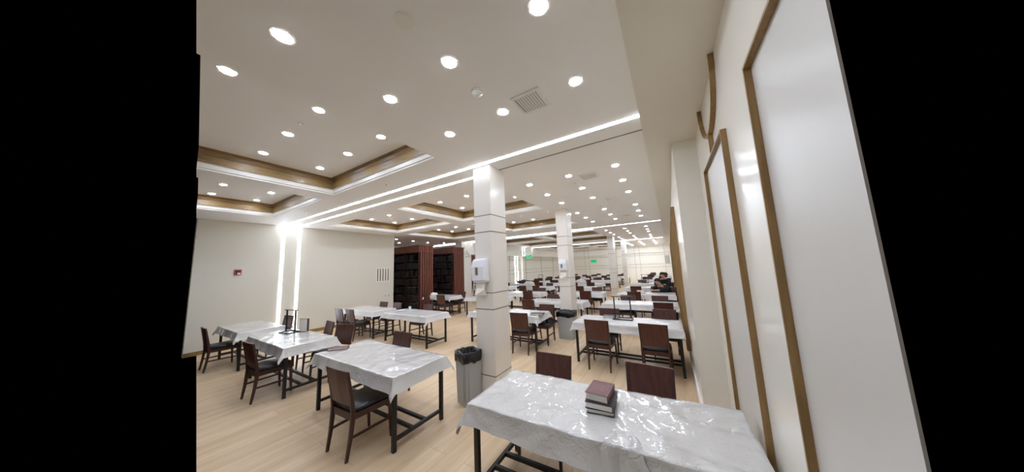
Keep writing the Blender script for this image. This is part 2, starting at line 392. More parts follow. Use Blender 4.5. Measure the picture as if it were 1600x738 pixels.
m = MB(); m.cyl((0, 0), .06, -.006, -.001, 32); m.cyl((0, 0), .054, -.009, -.006, 32)
tag(m.build('cover_plate', m_wall, loc=(-1.3, .91, ZC)), 'flat round white cover plate on ceiling above the smoke detector', 'cover plate')
def sprinkler(x, y, z, label):
    t = thing('sprinkler', label, 'sprinkler', (x, y, z))
    MB().cyl((0, 0), .035, -.004, -.001, 18).build('flange', m_white, t)
    m = MB(); m.cyl((0, 0), .01, -.03, -.004, 10); m.cyl((0, 0), .02, -.034, -.03, 12); m.build('head', m_vent, t)
for x, y, z, l in ((-3.81, 1.21, ZK, 'small sprinkler head in the nearest ceiling coffer'), (-4.27, 2.66, ZC, 'sprinkler head on beam before light line, right of three'),
                   (-5.9, 2.66, ZC, 'sprinkler head on beam below the coffer corner, middle of three'), (-7.75, 2.68, ZC, 'sprinkler head on beam nearest the left wall'),
                   (-1.45, 4.85, ZC, 'sprinkler head beside the vent past the light line'), (-1.5, 7.3, ZC, 'distant sprinkler head between the downlights')):
    sprinkler(x, y, z, l)

# ---------------------------------------------------------------- wall fittings
t = thing('fire_alarm', 'small red square fire alarm on the bare left wall', 'fire alarm', (XL, 2.1, 2.06))
MB().box(0, .045, -.075, .075, -.08, .08).build('housing', m_red, t, bevel=.008)
m = MB(); m.box(.045, .055, -.05, .05, .005, .055); m.box(.045, .055, -.05, -.02, -.055, 0); m.build('strobe', m_dark, t)
MB().box(.045, .058, -.012, .05, -.06, -.015).build('horn', m_white, t)
t = thing('wall_vent', 'air grille of five upright slots at the end of left wall', 'vent', (XL, 6.4, 1.79))
MB().box(.0, .008, -.3, .3, -.29, .29).build('plate', m_wall, t)
for i in range(5): y = -.23+.115*i; MB().box(.008, .012, y-.025, y+.025, -.26, .26).build('slot', m_groove, t)
for y, a in ((6.52, 'left'), (6.66, 'right')):
    t = thing('wall_outlet', 'small wall outlet below the slotted grille, %s of two' % a, 'outlet', (XL, y, .9))
    MB().box(0, .008, -.045, .045, -.065, .065).build('plate', m_vent, t, bevel=.003)
    m = MB(); m.box(.008, .012, -.02, .02, .01, .04); m.box(.008, .012, -.02, .02, -.04, -.01); m.build('socket', m_dark, t)
def letters(txt, mtl, parent, size, M4):
    cu = bpy.data.curves.new('txt', 'FONT'); cu.body = txt; cu.size = size; cu.extrude = .004; cu.align_x = 'CENTER'; cu.align_y = 'CENTER'
    o = bpy.data.objects.new('txt', cu); COL.objects.link(o); bpy.context.view_layer.update()
    me = bpy.data.meshes.new_from_object(o); bpy.data.objects.remove(o)
    me.materials.clear(); me.materials.append(mtl)
    p = bpy.data.objects.new('lettering', me); COL.objects.link(p); p.parent = parent; p.matrix_local = M4
def exit_sign(loc, rz, label, s=1):
    t = thing('exit_sign', label, 'exit sign', loc, rz)
    MB().box(-.22*s, .22*s, -.03, 0, -.12*s, .12*s).build('housing', m_green, t, bevel=.01)
    MB().box(-.03, .03, -.02, .0, .12*s, .16*s).build('mount', m_white, t)
    letters('EXIT', m_dark, t, .2*s, Matrix.Translation((0, -.032, 0)) @ Matrix.Rotation(PI/2, 4, 'X'))
exit_sign((-10.13, 19.2, 2.72), math.radians(12), 'glowing green exit sign on the far left wall beside the light line', 1.1)
exit_sign((-7.05, YB-.01, 2.15), 0, 'green exit sign on the far back wall right of second column', 1.35)
def dispenser(x, y, zt, label, paper=True, s=1):
    t = thing('paper_towel_dispenser', label, 'dispenser', (x, y, zt))
    P = lambda w_, d_, z: [(-w_*s, 0, z*s), (w_*s, 0, z*s), (w_*s, -d_*s, z*s), (-w_*s, -d_*s, z*s)]
    case = MB().loft([P(.10, .09, -.36), P(.12, .13, -.33), P(.125, .14, -.12), P(.115, .12, -.02), P(.10, .09, 0)]).build('case', m_disp, t, bevel=.012)
    MB().box(-.035, .005, -.148*s, -.13*s, -.24, -.13).build('window', m_groove, case)
    if paper:
        m = MB(); m.loft([[(-.09, -.07, -.36), (.09, -.07, -.36), (.09, -.074, -.36), (-.09, -.074, -.36)], [(-.095, -.06, -.45), (.085, -.09, -.45), (.085, -.094, -.45), (-.095, -.064, -.45)], [(-.09, -.09, -.54), (.1, -.06, -.54), (.1, -.064, -.54), (-.09, -.094, -.54)]])
        m.build('paper_towel', m_paper, t)
dispenser(-2.425, 3.09, 2.04, 'white paper towel dispenser with paper hanging, on the nearest column')
dispenser(-2.57, 6.95, 2.05, 'white dispenser on the second column above the grey bin', True, .9)

# ---------------------------------------------------------------- bins
def bin_(x, y, w_, l_, h, rz, label):
    t = thing('trash_bin', label, 'trash bin', (x, y, 0), rz)
    R = lambda k, z: [(-w_/2*k, -l_/2*k, z), (w_/2*k, -l_/2*k, z), (w_/2*k, l_/2*k, z), (-w_/2*k, l_/2*k, z)]
    m = MB(); m.loft([R(.86, 0), R(.99, h-.06), R(1.03, h-.06), R(1.03, h), R(.96, h), R(.84, .03)]); bd = m.build('body', m_bin, t, bevel=.012)
    m = MB()
    for sx in (-1, 1): m.box(sx*w_*.47-.006, sx*w_*.47+.006, -l_*.3, l_*.3, h*.12, h*.78)
    for sy in (-1, 1): m.box(-w_*.28, w_*.28, sy*l_*.475-.005, sy*l_*.475+.005, h*.12, h*.78)
    m.build('recess_panel', m_bin, bd, bevel=.004)
    m = MB(); rr = []
    n = 48
    def sq(a, k):
        c_, s_ = math.cos(a), math.sin(a); e = 9
        q = (abs(c_)**e + abs(s_)**e)**(-1/e); return (w_/2*k*c_*q, l_/2*k*s_*q)
    rnd = random.Random(int(x*100))
    ph = [rnd.uniform(0, 6) for _ in range(6)]
    for k, z, wv in ((1.09, h-.12, .012), (1.12, h-.10, .012), (1.13, h-.05, .006), (1.12, h+.012, .006), (1.0, h+.022, .006), (.88, h+.008, .012), (.78, h-.2, .02), (.3, h-.35, .0)):
        ring = []
        for i in range(n):
            a = 2*PI*i/n; px, py = sq(a, k + .02*math.sin(9*a+ph[0]+z*20)); ring.append((px, py, z + wv*(math.sin(5*a+ph[1])+.6*math.sin(11*a+ph[2]+k*7))))
        rr.append(ring)
    m.loft(rr, cap=False); m.build('bin_liner', m_bag, t, smooth=True)
bin_(-2.64, 2.96, .29, .27, .70, -.3, 'grey slim trash bin with black liner beside the nearest column')
bin_(-2.44, 6.58, .44, .30, .68, 0, 'grey trash bin with black liner in front of the second column')

# ---------------------------------------------------------------- tables
def make_table(L, W, name='table'):
    t = thing('dining_table', 'x', 'table')
    hx, hy = L/2, W/2
    MB().box(-hx, hx, -hy, hy, .725, .755).build('tabletop', m_white, t, bevel=.004)
    q = .021; ix, iy = hx-.04, hy-.05
    for sx in (-1, 1):
        for sy in (-1, 1): MB().box(sx*ix-q, sx*ix+q, sy*iy-q, sy*iy+q, 0, .725).build('leg', m_black, t, bevel=.003, seg=1)
        MB().box(sx*ix-.016, sx*ix+.016, -iy+q, iy-q, .10, .135).build('end_rail', m_black, t)
        MB().box(sx*ix-.014, sx*ix+.014, -iy+q, iy-q, .68, .725).build('top_rail', m_black, t)
    for sy in (-1, 1): MB().box(-ix+.016, ix-.016, sy*.09-.016, sy*.09+.016, .10, .135).build('floor_rail', m_black, t)
    for sy in (-1, 1): MB().box(-ix+q, ix-q, sy*iy-.014, sy*iy+.014, .69, .725).build('apron', m_black, t)
    return t
def cloth_mesh(L, W, d, step, seed, key='', xmax=9):
    rnd = random.Random(seed); hx, hy = L/2+.008, W/2+.008
    ph = [rnd.uniform(0, 6.28) for _ in range(8)]
    def axis(h, d):
        n = max(2, int(2*h/step)); core = [-h + 2*h*i/n for i in range(n+1)]
        k = max(3, int(d/(step*.7))); return [-h-d*(k-i)/k for i in range(k)] + core + [h+d*(i+1)/k for i in range(k)]
    X, Y = axis(hx, d), axis(hy, d*.95); bm = bmesh.new(); V = {}
    for i, u in enumerate(X):
        for j, v in enumerate(Y):
            du, dv = max(abs(u)-hx, 0), max(abs(v)-hy, 0); r = math.hypot(du, dv)
            x, y = max(-hx, min(hx, u)), max(-hy, min(hy, v)); z = .768
            q = Vector((u*3.1+seed*5.3, v*3.1, seed*1.7)); amp = {'A': .020, 'B': .014, 'C': .016}.get(key, .007)
            wr = mnoise.ridged_multi_fractal(q + Vector((.6*math.sin(3*v+seed), .5*math.sin(4*u), 0)), .9, 2.1, 3, 1.0, 2.0)
            z += amp*.5*max(0, wr-.6) + .002*math.sin(7*u+ph[0]+2*v)*math.sin(9*v+ph[1])
            if key == 'A' and u > -.1:      # long pulls of the sheet on the right half
                z += .011*max(0, math.sin(17*(v+.45*u)+2.5*math.sin(3.1*u))) * min(1, (u+.1)*3)
            if r > 0:
                ux, uy = math.copysign(du/r, u), math.copysign(dv/r, v)
                al = u if dv > du else v
                out = (.03+.05*(r/d)) * min(1, r/d) * .6 + .010*math.sin(7*al+ph[2])*(r/d) + .005*math.sin(19*al+ph[3])*(r/d)
                if du > 0 and dv > 0:
                    c_ = min(du, dv)/r*1.41; out += .16*r*c_
                x += ux*out; y += uy*out; z -= max(0, r*.93 - .012) * (1+.05*math.sin(5*al+ph[4])) 
            V[i, j] = bm.verts.new((min(x, xmax), y, z))
    for i in range(len(X)-1):
        for j in range(len(Y)-1): bm.faces.new((V[i, j], V[i+1, j], V[i+1, j+1], V[i, j+1]))
    me = bpy.data.meshes.new('tablecloth'); bm.to_mesh(me); bm.free()
    for p in me.polygons: p.use_smooth = True
    me.materials.append(m_cloths[seed % 3] if key in ('A', 'B', 'C', 'D') else m_farcloth); return me
# key, centre x, centre y, length, width, turn, description, fine cloth
T = [('A', -.61, 2.15, 1.92, .76, math.radians(1.5), 'nearest table by right wall'),
     ('B', -3.56, 2.14, 1.84, .76, 0, 'table left of the first bin'),
     ('C', -6.17, 2.02, 1.74, .74, 0, 'left table with the black stand'),
     ('D', -8.55, 2.02, 1.62, .74, 0, 'table nearest the fire alarm'),
     ('E', -8.3, 4.66, 1.7, .72, 0, 'table under the wall grille'),
     ('F', -6.1, 4.70, 1.78, .72, 0, 'table before the bookcases'),
     ('T3', -.84, 5.46, 1.82, .76, 0, 'second table along right wall'),
     ('I', -3.66, 5.64, 1.95, .74, 0, 'table just behind nearest column'),
     ('G', -8.68, 8.12, 1.56, .72, 0, 'table against the bookcases'),
     ('H', -6.2, 8.2, 1.8, .72, 0, 'table left behind nearest column'),
     ('J', -3.6, 8.25-.5, 1.0, .72, 0, ''),
     ('M', -.84, 7.96, 1.82, .74, 0, 'third table along right wall'),
     ('K', -5.6, 10.05, 1.8, .72, 0, 'fourth-row table left of second column'),
     ('L', -3.2, 10.5, 1.8, .72, 0, 'fourth-row table behind second column'),
     ('N', -.84, 10.4, 1.82, .72, 0, 'fourth table along right wall')]
T = [t for t in T if t[0] != 'J'] + [('J', -3.2, 7.86, 1.8, .72, 0, 'third-row table at the second column')]
far_rows = [12.9, 15.2, 17.7, 20.2, 22.7, 25.2]
for r, y in enumerate(far_rows):
    for x, nm in ((-.88, 'along right wall'), (-4.15, 'beyond the column line'), (-6.4, 'in the left middle'), (-8.8, 'by far left wall')):
        T.append(('X%d%s' % (r, nm), x + random.uniform(-.08, .08), y + random.uniform(-.1, .1), 1.8, .72, 0, '%s-row table %s' % (ROWN[4+r], nm)))
far_wall = [cloth_mesh(1.8, .72, .2, .09, k, '', .92) for k in range(3)]
tproto = {}; far_cloths = [cloth_mesh(1.8, .72, .2, .09, k) for k in range(5)]
LOOK = {'A': 'wrinkled', 'B': 'flat smooth', 'C': 'shiny', 'D': 'plain'}
TAB = {}; CLOTH = {}
for idx, (key, x, y, L, W, rz, desc) in enumerate(T):
    k = (L, W)
    if k not in tproto:
        o = make_table(L, W); tproto[k] = o; o.location = (x, y, 0); o.rotation_euler = (0, 0, rz)
    else: o = dup(tproto[k], (x, y, 0), rz)
    o['label'] = 'black steel framed %s' % desc if desc.startswith('table') else 'black steel framed table, ' + desc
    o['label'] = 'black steel frame with floor rails, ' + desc
    near = key in 'ABCDEFIG' or key in ('T3', 'M', 'H')
    me = cloth_mesh(L, W, .17 if key != 'A' else .19, .024 if key in 'ABCD' else .05, idx, key, xmax={'A': .975, 'T3': .94, 'M': .94}.get(key, 9)) if near else (far_wall if 'right wall' in desc else far_cloths)[idx % 3]
    c = bpy.data.objects.new('tablecloth', me); COL.objects.link(c); c.location = (x, y, 0); c.rotation_euler = (0, 0, rz)
    tag(c, '%s white plastic tablecloth on the %s' % (LOOK.get(key, 'draped'), desc), 'tablecloth', 'white plastic tablecloths')
    TAB[key] = (x, y, L, W, desc); CLOTH[key] = c

# ---------------------------------------------------------------- chairs
def make_chair():
    t = thing('dining_chair', 'x', 'chair')
    # cushion
    R = lambda z, g: [(-.20-g, -.19-g, z), (.20+g, -.19-g, z), (.225+g, .23+g, z), (-.225-g, .23+g, z)]
    MB().loft([R(.435, -.01), R(.455, 0), R(.485, 0), R(.50, -.03)]).build('seat', m_seat, t, bevel=.01, smooth=True)
    m = MB()
    m.hexa([(-.205, -.205, .37), (.205, -.205, .37), (.205, -.18, .37), (-.205, -.18, .37), (-.205, -.205, .44), (.205, -.205, .44), (.205, -.18, .44), (-.205, -.18, .44)])
    m.box(-.215, .215, .205, .228, .38, .44)
    for s in (-1, 1): m.hexa([(s*.195-.011, -.19, .38), (s*.195+.011, -.19, .38), (s*.22+.011, .21, .38), (s*.22-.011, .21, .38), (s*.195-.011, -.19, .44), (s*.195+.011, -.19, .44), (s*.22+.011, .21, .44), (s*.22-.011, .21, .44)])
    m.build('seat_frame', m_rail, t)
    # back panel, leaning
    m = MB(); rr = []
    for i in range(7):
        f_ = i/6; z = .515+.37*f_; y = -.205-.065*f_; hw = .178+.012*f_
        rr.append([(-hw, y-.012, z), (0, y-.018, z), (hw, y-.012, z), (hw, y+.010, z), (0, y+.004, z), (-hw, y+.010, z)])
    m.loft(rr).build('backrest', m_wood, t)
    for s in (-1, 1):
        def sect(cx, cy, z, a, b): return [(cx-a, cy-b, z), (cx+a, cy-b, z), (cx+a, cy+b, z), (cx-a, cy+b, z)]
        MB().loft([sect(s*.185, -.245, 0, .012, .014), sect(s*.19, -.215, .2, .015, .018), sect(s*.195, -.195, .42, .016, .022), sect(s*.192, -.21, .56, .014, .018), sect(s*.202, -.27, .885, .012, .012)]).build('leg', m_rail, t, bevel=.003, seg=1)
        MB().loft([sect(s*.215, .235, 0, .012, .012), sect(s*.212, .215, .4, .018, .018)]).build('leg', m_rail, t, bevel=.003, seg=1)
        MB().hexa([(s*.19-.008, -.2, .20), (s*.19+.008, -.2, .20), (s*.212+.008, .215, .20), (s*.212-.008, .215, .20), (s*.19-.008, -.2, .225), (s*.19+.008, -.2, .225), (s*.212+.008, .215, .225), (s*.212-.008, .215, .225)]).build('stretcher', m_rail, t)
    return t
chair0 = make_chair(); cused = [0]
def chair(x, y, rz, label):
    if not cused[0]: chair0.location = (x, y, 0); chair0.rotation_euler = (0, 0, rz); chair0['label'] = label; cused[0] = 1; chair0['group'] = 'dark wooden chairs at the covered tables'
    else: dup(chair0, (x, y, 0), rz, label)
# measured chairs: x, y of the back, facing (+1 faces away from the viewer), extra turn, label
near = [(-3.17, 1.46, 1, .04, 'dark chair with black seat, near side of %s' % 'table left of the first bin'),
        (-5.78, 1.36, 1, .05, 'dark chair with black seat, near side of left table with the black stand'),
        (-8.5, 1.3, 1, 0, 'dark chair half cut by left frame edge, near side of table nearest fire alarm'),
        (-1.24, 2.84, -1, .03, 'chair back behind nearest table, left one, nearer the column'),
        (-.29, 2.93, -1, -.05, 'chair back behind nearest table, right one, nearer the right wall'),
        (-3.92, 2.79, -1, .05, 'chair showing its back over the far side of table left of first bin'),
        (-5.62, 2.74, -1, .3, 'chair turned askew beyond left table with the black stand, right one'),
        (-6.42, 2.76, -1, -.1, 'chair low beyond left table with black stand, beside the stand'),
        (-8.5, 2.72, -1, .1, 'chair beyond the table nearest the fire alarm'),
        (-8.46, 3.86, 1, 0, 'chair near side of table under the wall grille, left one'),
        (-7.92, 3.9, 1, 0, 'chair near side of table under the wall grille, right one'),
        (-8.52, 5.3, -1, 0, 'chair beyond table under the wall grille, left one'),
        (-7.75, 5.3, -1, 0, 'chair beyond table under the wall grille, right one'),
        (-6.3, 5.33, -1, 0, 'chair beyond the table before the bookcases'),
        (-1.24, 4.82, 1, 0, 'chair near side of second table along right wall, left one'),
        (-.34, 4.82, 1, 0, 'chair near side of second table along right wall, right one'),
        (-1.26, 6.12, -1, 0, 'chair beyond second table along right wall, left one'),
        (-.2, 6.3, -1, 0, 'chair beyond second table along right wall, right one'),
        (-2.98, 4.98, 1, .1, 'chair near side of table just behind nearest column'),
        (-2.86, 6.28, -1, 0, 'chair beyond table just behind nearest column, right one'),
        (-3.8, 7.0, 1, 0, 'chair near side of third-row table at the second column'),
        (-3.6, 8.5, -1, 0, 'chair beyond third-row table at the second column'),
        (-.24, 7.32, 1, 0, 'chair near side of third table along right wall, right one'),
        (-1.2, 8.65, -1, 0, 'chair beyond third table along right wall, left one'),
        (-.35, 8.7, -1, 0, 'chair beyond third table along right wall, right one'),
        (-1.15, 9.75, 1, 0, 'chair near side of fourth table along right wall'),
        (-5.1, 9.35, 1, .1, 'chair near side of fourth-row table left of second column'),
        (-5.15, 10.85, -1, 0, 'chair beyond fourth-row table left of second column'),
        (-2.85, 9.75, 1, .1, 'chair near side of fourth-row table behind second column'),
        (-2.75, 11.3, -1, 0, 'chair beyond fourth-row table behind second column'),
        (-8.1, 7.45, 1, .1, 'chair near side of table against the bookcases, right one'),
        (-8.9, 7.45, 1, -.1, 'chair near side of table against the bookcases, left one'),
        (-8.1, 8.75, -1, 0, 'chair beyond table against the bookcases'),
        (-5.6, 7.55, 1, 0, 'chair near side of table left behind nearest column')]
for x, y, s, tw, lab in near:
    rz = tw if s > 0 else PI+tw
    chair(x, y + s*.26, rz, lab)
for key, (x, y, L, W, desc) in TAB.items():
    if key[0] != 'X': continue
    for s in (1, -1):
        for dx, side in ((-.45, 'left'), (.42, 'right')):
            if random.random() < .2 or (s < 0 and 'right wall' in desc and 'fifth' in desc and dx > 0): continue
            yy = y - s*(W/2+.27+random.uniform(0, .12)); xx = x+dx+random.uniform(-.07, .07)
            chair(xx, yy, (0 if s > 0 else PI)+random.uniform(-.12, .12), 'dark chair, %s one on %s of %s' % (side, 'near side' if s > 0 else 'far side', desc))

# ---------------------------------------------------------------- books, stands and other things on the tables
def book(loc, rz, L, W, h, cover, label, name='book', soft=.8):
    t = thing(name, label, 'book', loc, rz)
    cm = mat('cover_%02x%02x%02x' % cover, cover, .45); c_ = .004
    m = MB(); m.box(-L/2, L/2, -W/2, W/2, 0, c_); m.box(-L/2, L/2, -W/2, W/2, h-c_, h); m.box(L/2-c_, L/2, -W/2, W/2, c_, h-c_)
    m.build('cover', cm, t)
    MB().box(-L/2+.006, L/2-c_, -W/2+.006, W/2-.006, c_, h-c_).build('pages', m_paper, t)
    return t
ZT = .772
book((-.565, 2.19, ZT+.004), math.radians(6), .20, .26, .032, (52, 34, 34), 'thin dark book at the bottom of the stack on nearest table')
book((-.565, 2.19, ZT+.036), math.radians(2), .20, .27, .045, (40, 40, 46), 'black bound thick book in the middle of the stack on nearest table')
t = book((-.575, 2.2, ZT+.081), math.radians(-2), .17, .24, .055, (112, 66, 66), 'maroon book with stamped border on top of the stack')
m = MB()
for (a, b, c, d) in ((-.07, .07, -.105, -.102), (-.07, .07, .102, .105), (-.07, -.067, -.102, .102), (.067, .07, -.102, .102), (-.045, .045, -.07, -.068), (-.045, .045, .068, .07), (-.045, -.043, -.068, .068), (.043, .045, -.068, .068)): m.box(a, b, c, d, .055, .0556)
m.build('stamped_border', mat('stamp', (88, 42, 42), .5), t)
book((-4.38, 2.02, ZT+.002), math.radians(48), .26, .10, .03, (122, 84, 74), 'small brown book on left end of table left of first bin')
book((-2.75, 5.5, ZT+.002), math.radians(10), .30, .2, .03, (70, 62, 60), 'dark flat book on table just behind nearest column')
book((-1.15, 5.72, ZT+.002), math.radians(5), .3, .16, .035, (60, 56, 54), 'dark book lying beside the black stand, second table along right wall')
book((-.98, 10.3, ZT+.002), 0, .26, .2, .10, (190, 140, 104), 'tan box-like book on fourth table along right wall')
def stand(loc, rz, label, board=None):
    t = thing('reading_stand', label, 'reading stand', loc, rz)
    m = MB(); w_ = .17
    for y in (-.11, .09): m.box(-w_, w_, y-.009, y+.009, 0, .018)
    for s in (-1, 1): m.box(s*w_-.009, s*w_+.009, -.12, .1, 0, .018)
    m.build('base', m_black, t)
    for s in (-1, 1): MB().box(s*.15-.010, s*.15+.010, -.012, .012, .018, .43).build('post', m_black, t)
    MB().box(-.15, .15, -.006, .006, .10, .115).build('crossbar', m_black, t)
    MB().box(-.2, .2, -.022, .022, .43, .445).build('top_rail', m_black, t)
    return t
stand((-6.66, 2.16, ZT), math.radians(8), 'black two-post reading stand on left table before the wall light lines')
stand((-.9, 5.62, ZT), math.radians(0), 'black two-post reading stand on second table along right wall')
me = bpy.data.meshes.new('loose_fold'); bm = bmesh.new(); G = {}
for i in range(26):
    for j in range(26):
        a_, b_ = i/25, j/25           # a across, b from the table top over the edge
        sx = (a_-.5)*(.16+.14*b_) + .015*math.sin(7*b_); t_ = b_*.30
        if t_ < .14: yy, zz = -.385+.14-t_, .776+.010*(t_/.14)+.006*math.sin(9*a_+3*b_)*math.sin(3*b_+1)
        else: yy, zz = -.39-.25*(t_-.14)-.008*math.sin(9*a_), .786-(t_-.14)*(.8+.5*(1-abs(a_-.5)*2))
        zz += .004*math.sin(15*a_+5*b_)
        G[i, j] = bm.verts.new((.25+sx-.12*(.5-b_)*.4, yy, zz))
for i in range(25):
    for j in range(25): bm.faces.new((G[i, j], G[i+1, j], G[i+1, j+1], G[i, j+1]))
bm.to_mesh(me); bm.free(); me.materials.append(m_cloths[0])
for p_ in me.polygons: p_.use_smooth = True
lf = bpy.data.objects.new('loose_fold', me); COL.objects.link(lf); lf.parent = CLOTH['A']
# small things
t = book((-6.42, 2.3, ZT+.006), math.radians(20), .2, .04, .25, (74, 44, 38), 'brown book standing upright and leaning beside the black reading stand, left table')
m = MB(); m.loft([[(r*math.cos(2*PI*i/24), r*math.sin(2*PI*i/24), z) for i in range(24)] for r, z in ((.08, 0), (.12, .012), (.125, .014), (.082, .004), (.01, .004))])
tag(m.build('paper_plate', m_disp, loc=(-6.75, 4.72, ZT)), 'white paper plate on the table before the bookcases', 'plate')
m = MB(); m.loft([[(r*math.cos(2*PI*i/20), r*math.sin(2*PI*i/20), z) for i in range(20)] for r, z in ((.028, 0), (.038, .09), (.036, .09), (.026, .004))])
tag(m.build('paper_cup', m_disp, loc=(-6.65, 4.95, ZT)), 'white cup on the table before the bookcases', 'cup')
def crumple(x, y, r, h, m_, name, label, cat, z=ZT):
    bm = bmesh.new(); bmesh.ops.create_icosphere(bm, subdivisions=3, radius=1)
    rnd = random.Random(int(abs(x*97+y*31)))
    a = [rnd.uniform(0, 6) for _ in range(4)]
    for v in bm.verts:
        k = 1+.18*math.sin(5*v.co.x+a[0])*math.sin(6*v.co.y+a[1])+.1*math.sin(11*v.co.z+a[2]+4*v.co.x); zz = max(v.co.z, -.15)
        v.co = Vector((v.co.x*r*k, v.co.y*r*.8*k, (zz+.15)*h*k/1.15))
    me = bpy.data.meshes.new(name); bm.to_mesh(me); bm.free(); me.materials.append(m_)
    for p in me.polygons: p.use_smooth = True
    o = bpy.data.objects.new(name, me); COL.objects.link(o); o.location = (x, y, z+.004); return tag(o, label, cat)
crumple(-9.2, 8.1, .16, .12, m_paper, 'crumpled_sheet', 'crumpled white sheet on the table against the bookcases', 'sheet')
m_jkt = mat('pale_cloth', (206, 202, 196), .8)
crumple(-6.9, 12.9, .35, .25, m_jkt, 'folded_coat', 'pale bundle of cloth on fifth-row table in the left middle', 'coat')
crumple(-4.6, 15.2, .3, .22, m_jkt, 'folded_coat', 'pale bundle of cloth on sixth-row table beyond the column line', 'coat')
crumple(-8.5, 15.2, .35, .22, mat('black_cloth', (30, 30, 32), .8), 'folded_coat', 'black bundle of cloth on sixth-row table by far left wall', 'coat')
stand((-1.2, 15.2, ZT), 0, 'distant black reading stand on sixth-row table along right wall')
stand((-8.4, 17.7, ZT), .3, 'distant black reading stand on seventh-row table by far left wall')

# ---------------------------------------------------------------- bookcases
rb = random.Random(3)
def bookcase(x0, x1, y0, y1, zt, label, bays, shelves, flute_side='right'):
    t = thing('bookcase', label, 'bookcase', (0, 0, 0))
    m = MB(); m.box(x0, x0+.04, y0, y1, 0, zt-.02); m.box(x0, x1-.1, y1-.03, y1, 0, zt-.02); m.box(x0, x1-.1, y0, y1-.03, zt-.36, zt-.3); m.box(x0+.04, x1-.1, y0+.02, y1-.03, 0, .12)
    m.build('carcass', m_caseD, t)
    for i in range(bays-1): x = x0+.04+(x1-.14-x0)*(i+1)/bays; MB().box(x-.02, x+.02, y0, y1-.03, .12, zt-.36).build('divider', m_caseD, t)
    for k in range(1, shelves): z = .12+(zt-.48)*k/shelves; MB().box(x0+.04, x1-.1, y0+.015, y1-.03, z-.013, z+.013).build('shelf', m_caseD, t)
    # fluted end
    MB().box(x1-.1, x1-.015, y0+.005, y1, .14, zt-.3).build('end_panel', m_caseD, t)
    m = MB(); m.box(x1-.1, x1+.01, y0-.01, y1+.01, 0, .14)
    n = 6
    for i in range(n):
        y = y0+.03+(y1-y0-.06)*(i+.5)/n; m.box(x1-.02, x1+.03, y-.042, y+.042, .14, zt-.32)
    m.build('fluted_end', m_case, t, bevel=.004, seg=1)
    # cornice
    m = MB(); m.box(x0, x1-.01, y0-.02, y1, zt-.3, zt-.02); m.box(x0, x1+.03, y0-.04, y1+.02, zt-.04, zt); m.box(x0, x1+.015, y0-.03, y1+.01, zt-.32, zt-.29)
    for i in range(n):
        y = y0+.03+(y1-y0-.06)*(i+.5)/n; m.box(x1-.01, x1+.02, y-.042, y+.042, zt-.28, zt-.05)
    m.build('cornice', m_case, t)
    return [(x0+.06+(x1-.14-x0)*i/bays, x0+.0+(x1-.14-x0)*(i+1)/bays-.02, .133+(zt-.48)*k/shelves, (zt-.48)/shelves-.03) for i in range(bays) for k in range(shelves)]
COVERS = [(46, 32, 34), (36, 38, 46), (60, 40, 34), (40, 34, 30), (66, 52, 42), (38, 48, 44), (30, 30, 34)]
def book_row(cells, y, where):
    protos = []
    for c in COVERS:
        t = thing('book', 'x', 'book'); MB().box(-.5, .5, 0, .18, 0, 1).build('cover', mat('cover_%02x%02x%02x' % c, c, .4), t)
        MB().box(-.42, .42, .005, .185, .0, 1.01).build('pages', m_paper, t); protos.append([t, False])
    for (x0, x1, z, h) in cells:
        x = x0
        while x < x1-.07:
            wd = rb.uniform(.06, .095)
            if rb.random() < .12: x += wd*2; continue
            p = rb.choice(protos)
            o = p[0] if not p[1] else dup(p[0]); p[1] = True
            o.location = (x+wd/2, y, z); o.scale = (wd*.94, 1, h*rb.uniform(.62, .88))
            o['label'] = 'dark bound volume standing on the shelves of %s' % where; o['group'] = 'volumes in %s' % where
            x += wd
    for p in protos:
        if not p[1]:
            for ch in list(p[0].children): bpy.data.objects.remove(ch)
            bpy.data.objects.remove(p[0])
cells = bookcase(-13.0, -9.9, 7.86, 8.68, 3.1, 'tall dark wooden bookcase with fluted reddish end, the nearer left one', 3, 7)
book_row([c for i, c in enumerate(cells)], 7.93, 'the nearer left bookcase')
cells = bookcase(-12.4, -9.9, 10.05, 10.9, 3.1, 'tall dark wooden bookcase with fluted reddish end, the farther one', 3, 7)
book_row([c for i, c in enumerate(cells) if c[0] > -11.9], 10.12, 'the farther bookcase')
bookcase(-12.2, -10.35, 12.15, 12.9, 2.7, 'dark bookcase mostly hidden behind the nearest column', 2, 6)

# white step ladder behind the nearest column
t = thing('step_ladder', 'white folding step ladder left of the nearest column, by hidden bookcase', 'ladder', (-9.35, 11.3, 0), .3)
for s in (-1, 1):
    MB().tube([(s*.2, -.3, 0), (s*.16, 0, 1.15)], .022).build('front_rail', m_white, t)
    MB().tube([(s*.2, .35, 0), (s*.16, .02, 1.1)], .018).build('rear_rail', m_white, t)
for k in range(4): f_ = .2+.22*k; MB().box(-.18, .18, -.3+.3*f_-.05, -.3+.3*f_+.05, 1.15*f_-.015, 1.15*f_+.015).build('step', m_white, t)
t = thing('wall_bracket', 'small dark triangular wire bracket on wall beside the farther bookcase', 'bracket', (XL, 11.75, 2.6))
MB().tube([(.0, 0, .35), (.25, -.1, 0), (0, -.2, .0)], .012).build('wire', m_dark, t)
MB().box(0, .06, -.06, .06, .25, .4).build('mount', m_vent, t)
# grilles and fitting on far right wall
t = thing('wall_vent', 'grey slotted grille on the right end of the far back wall', 'vent', (-.35+.2, YB, 2.0))
MB().box(-.25, .2, -.02, 0, -.45, .45).build('plate', m_vent, t)
for i in range(4): MB().box(-.2+.1*i, -.15+.1*i, -.028, -.02, -.4, .4).build('slot', m_groove, t)

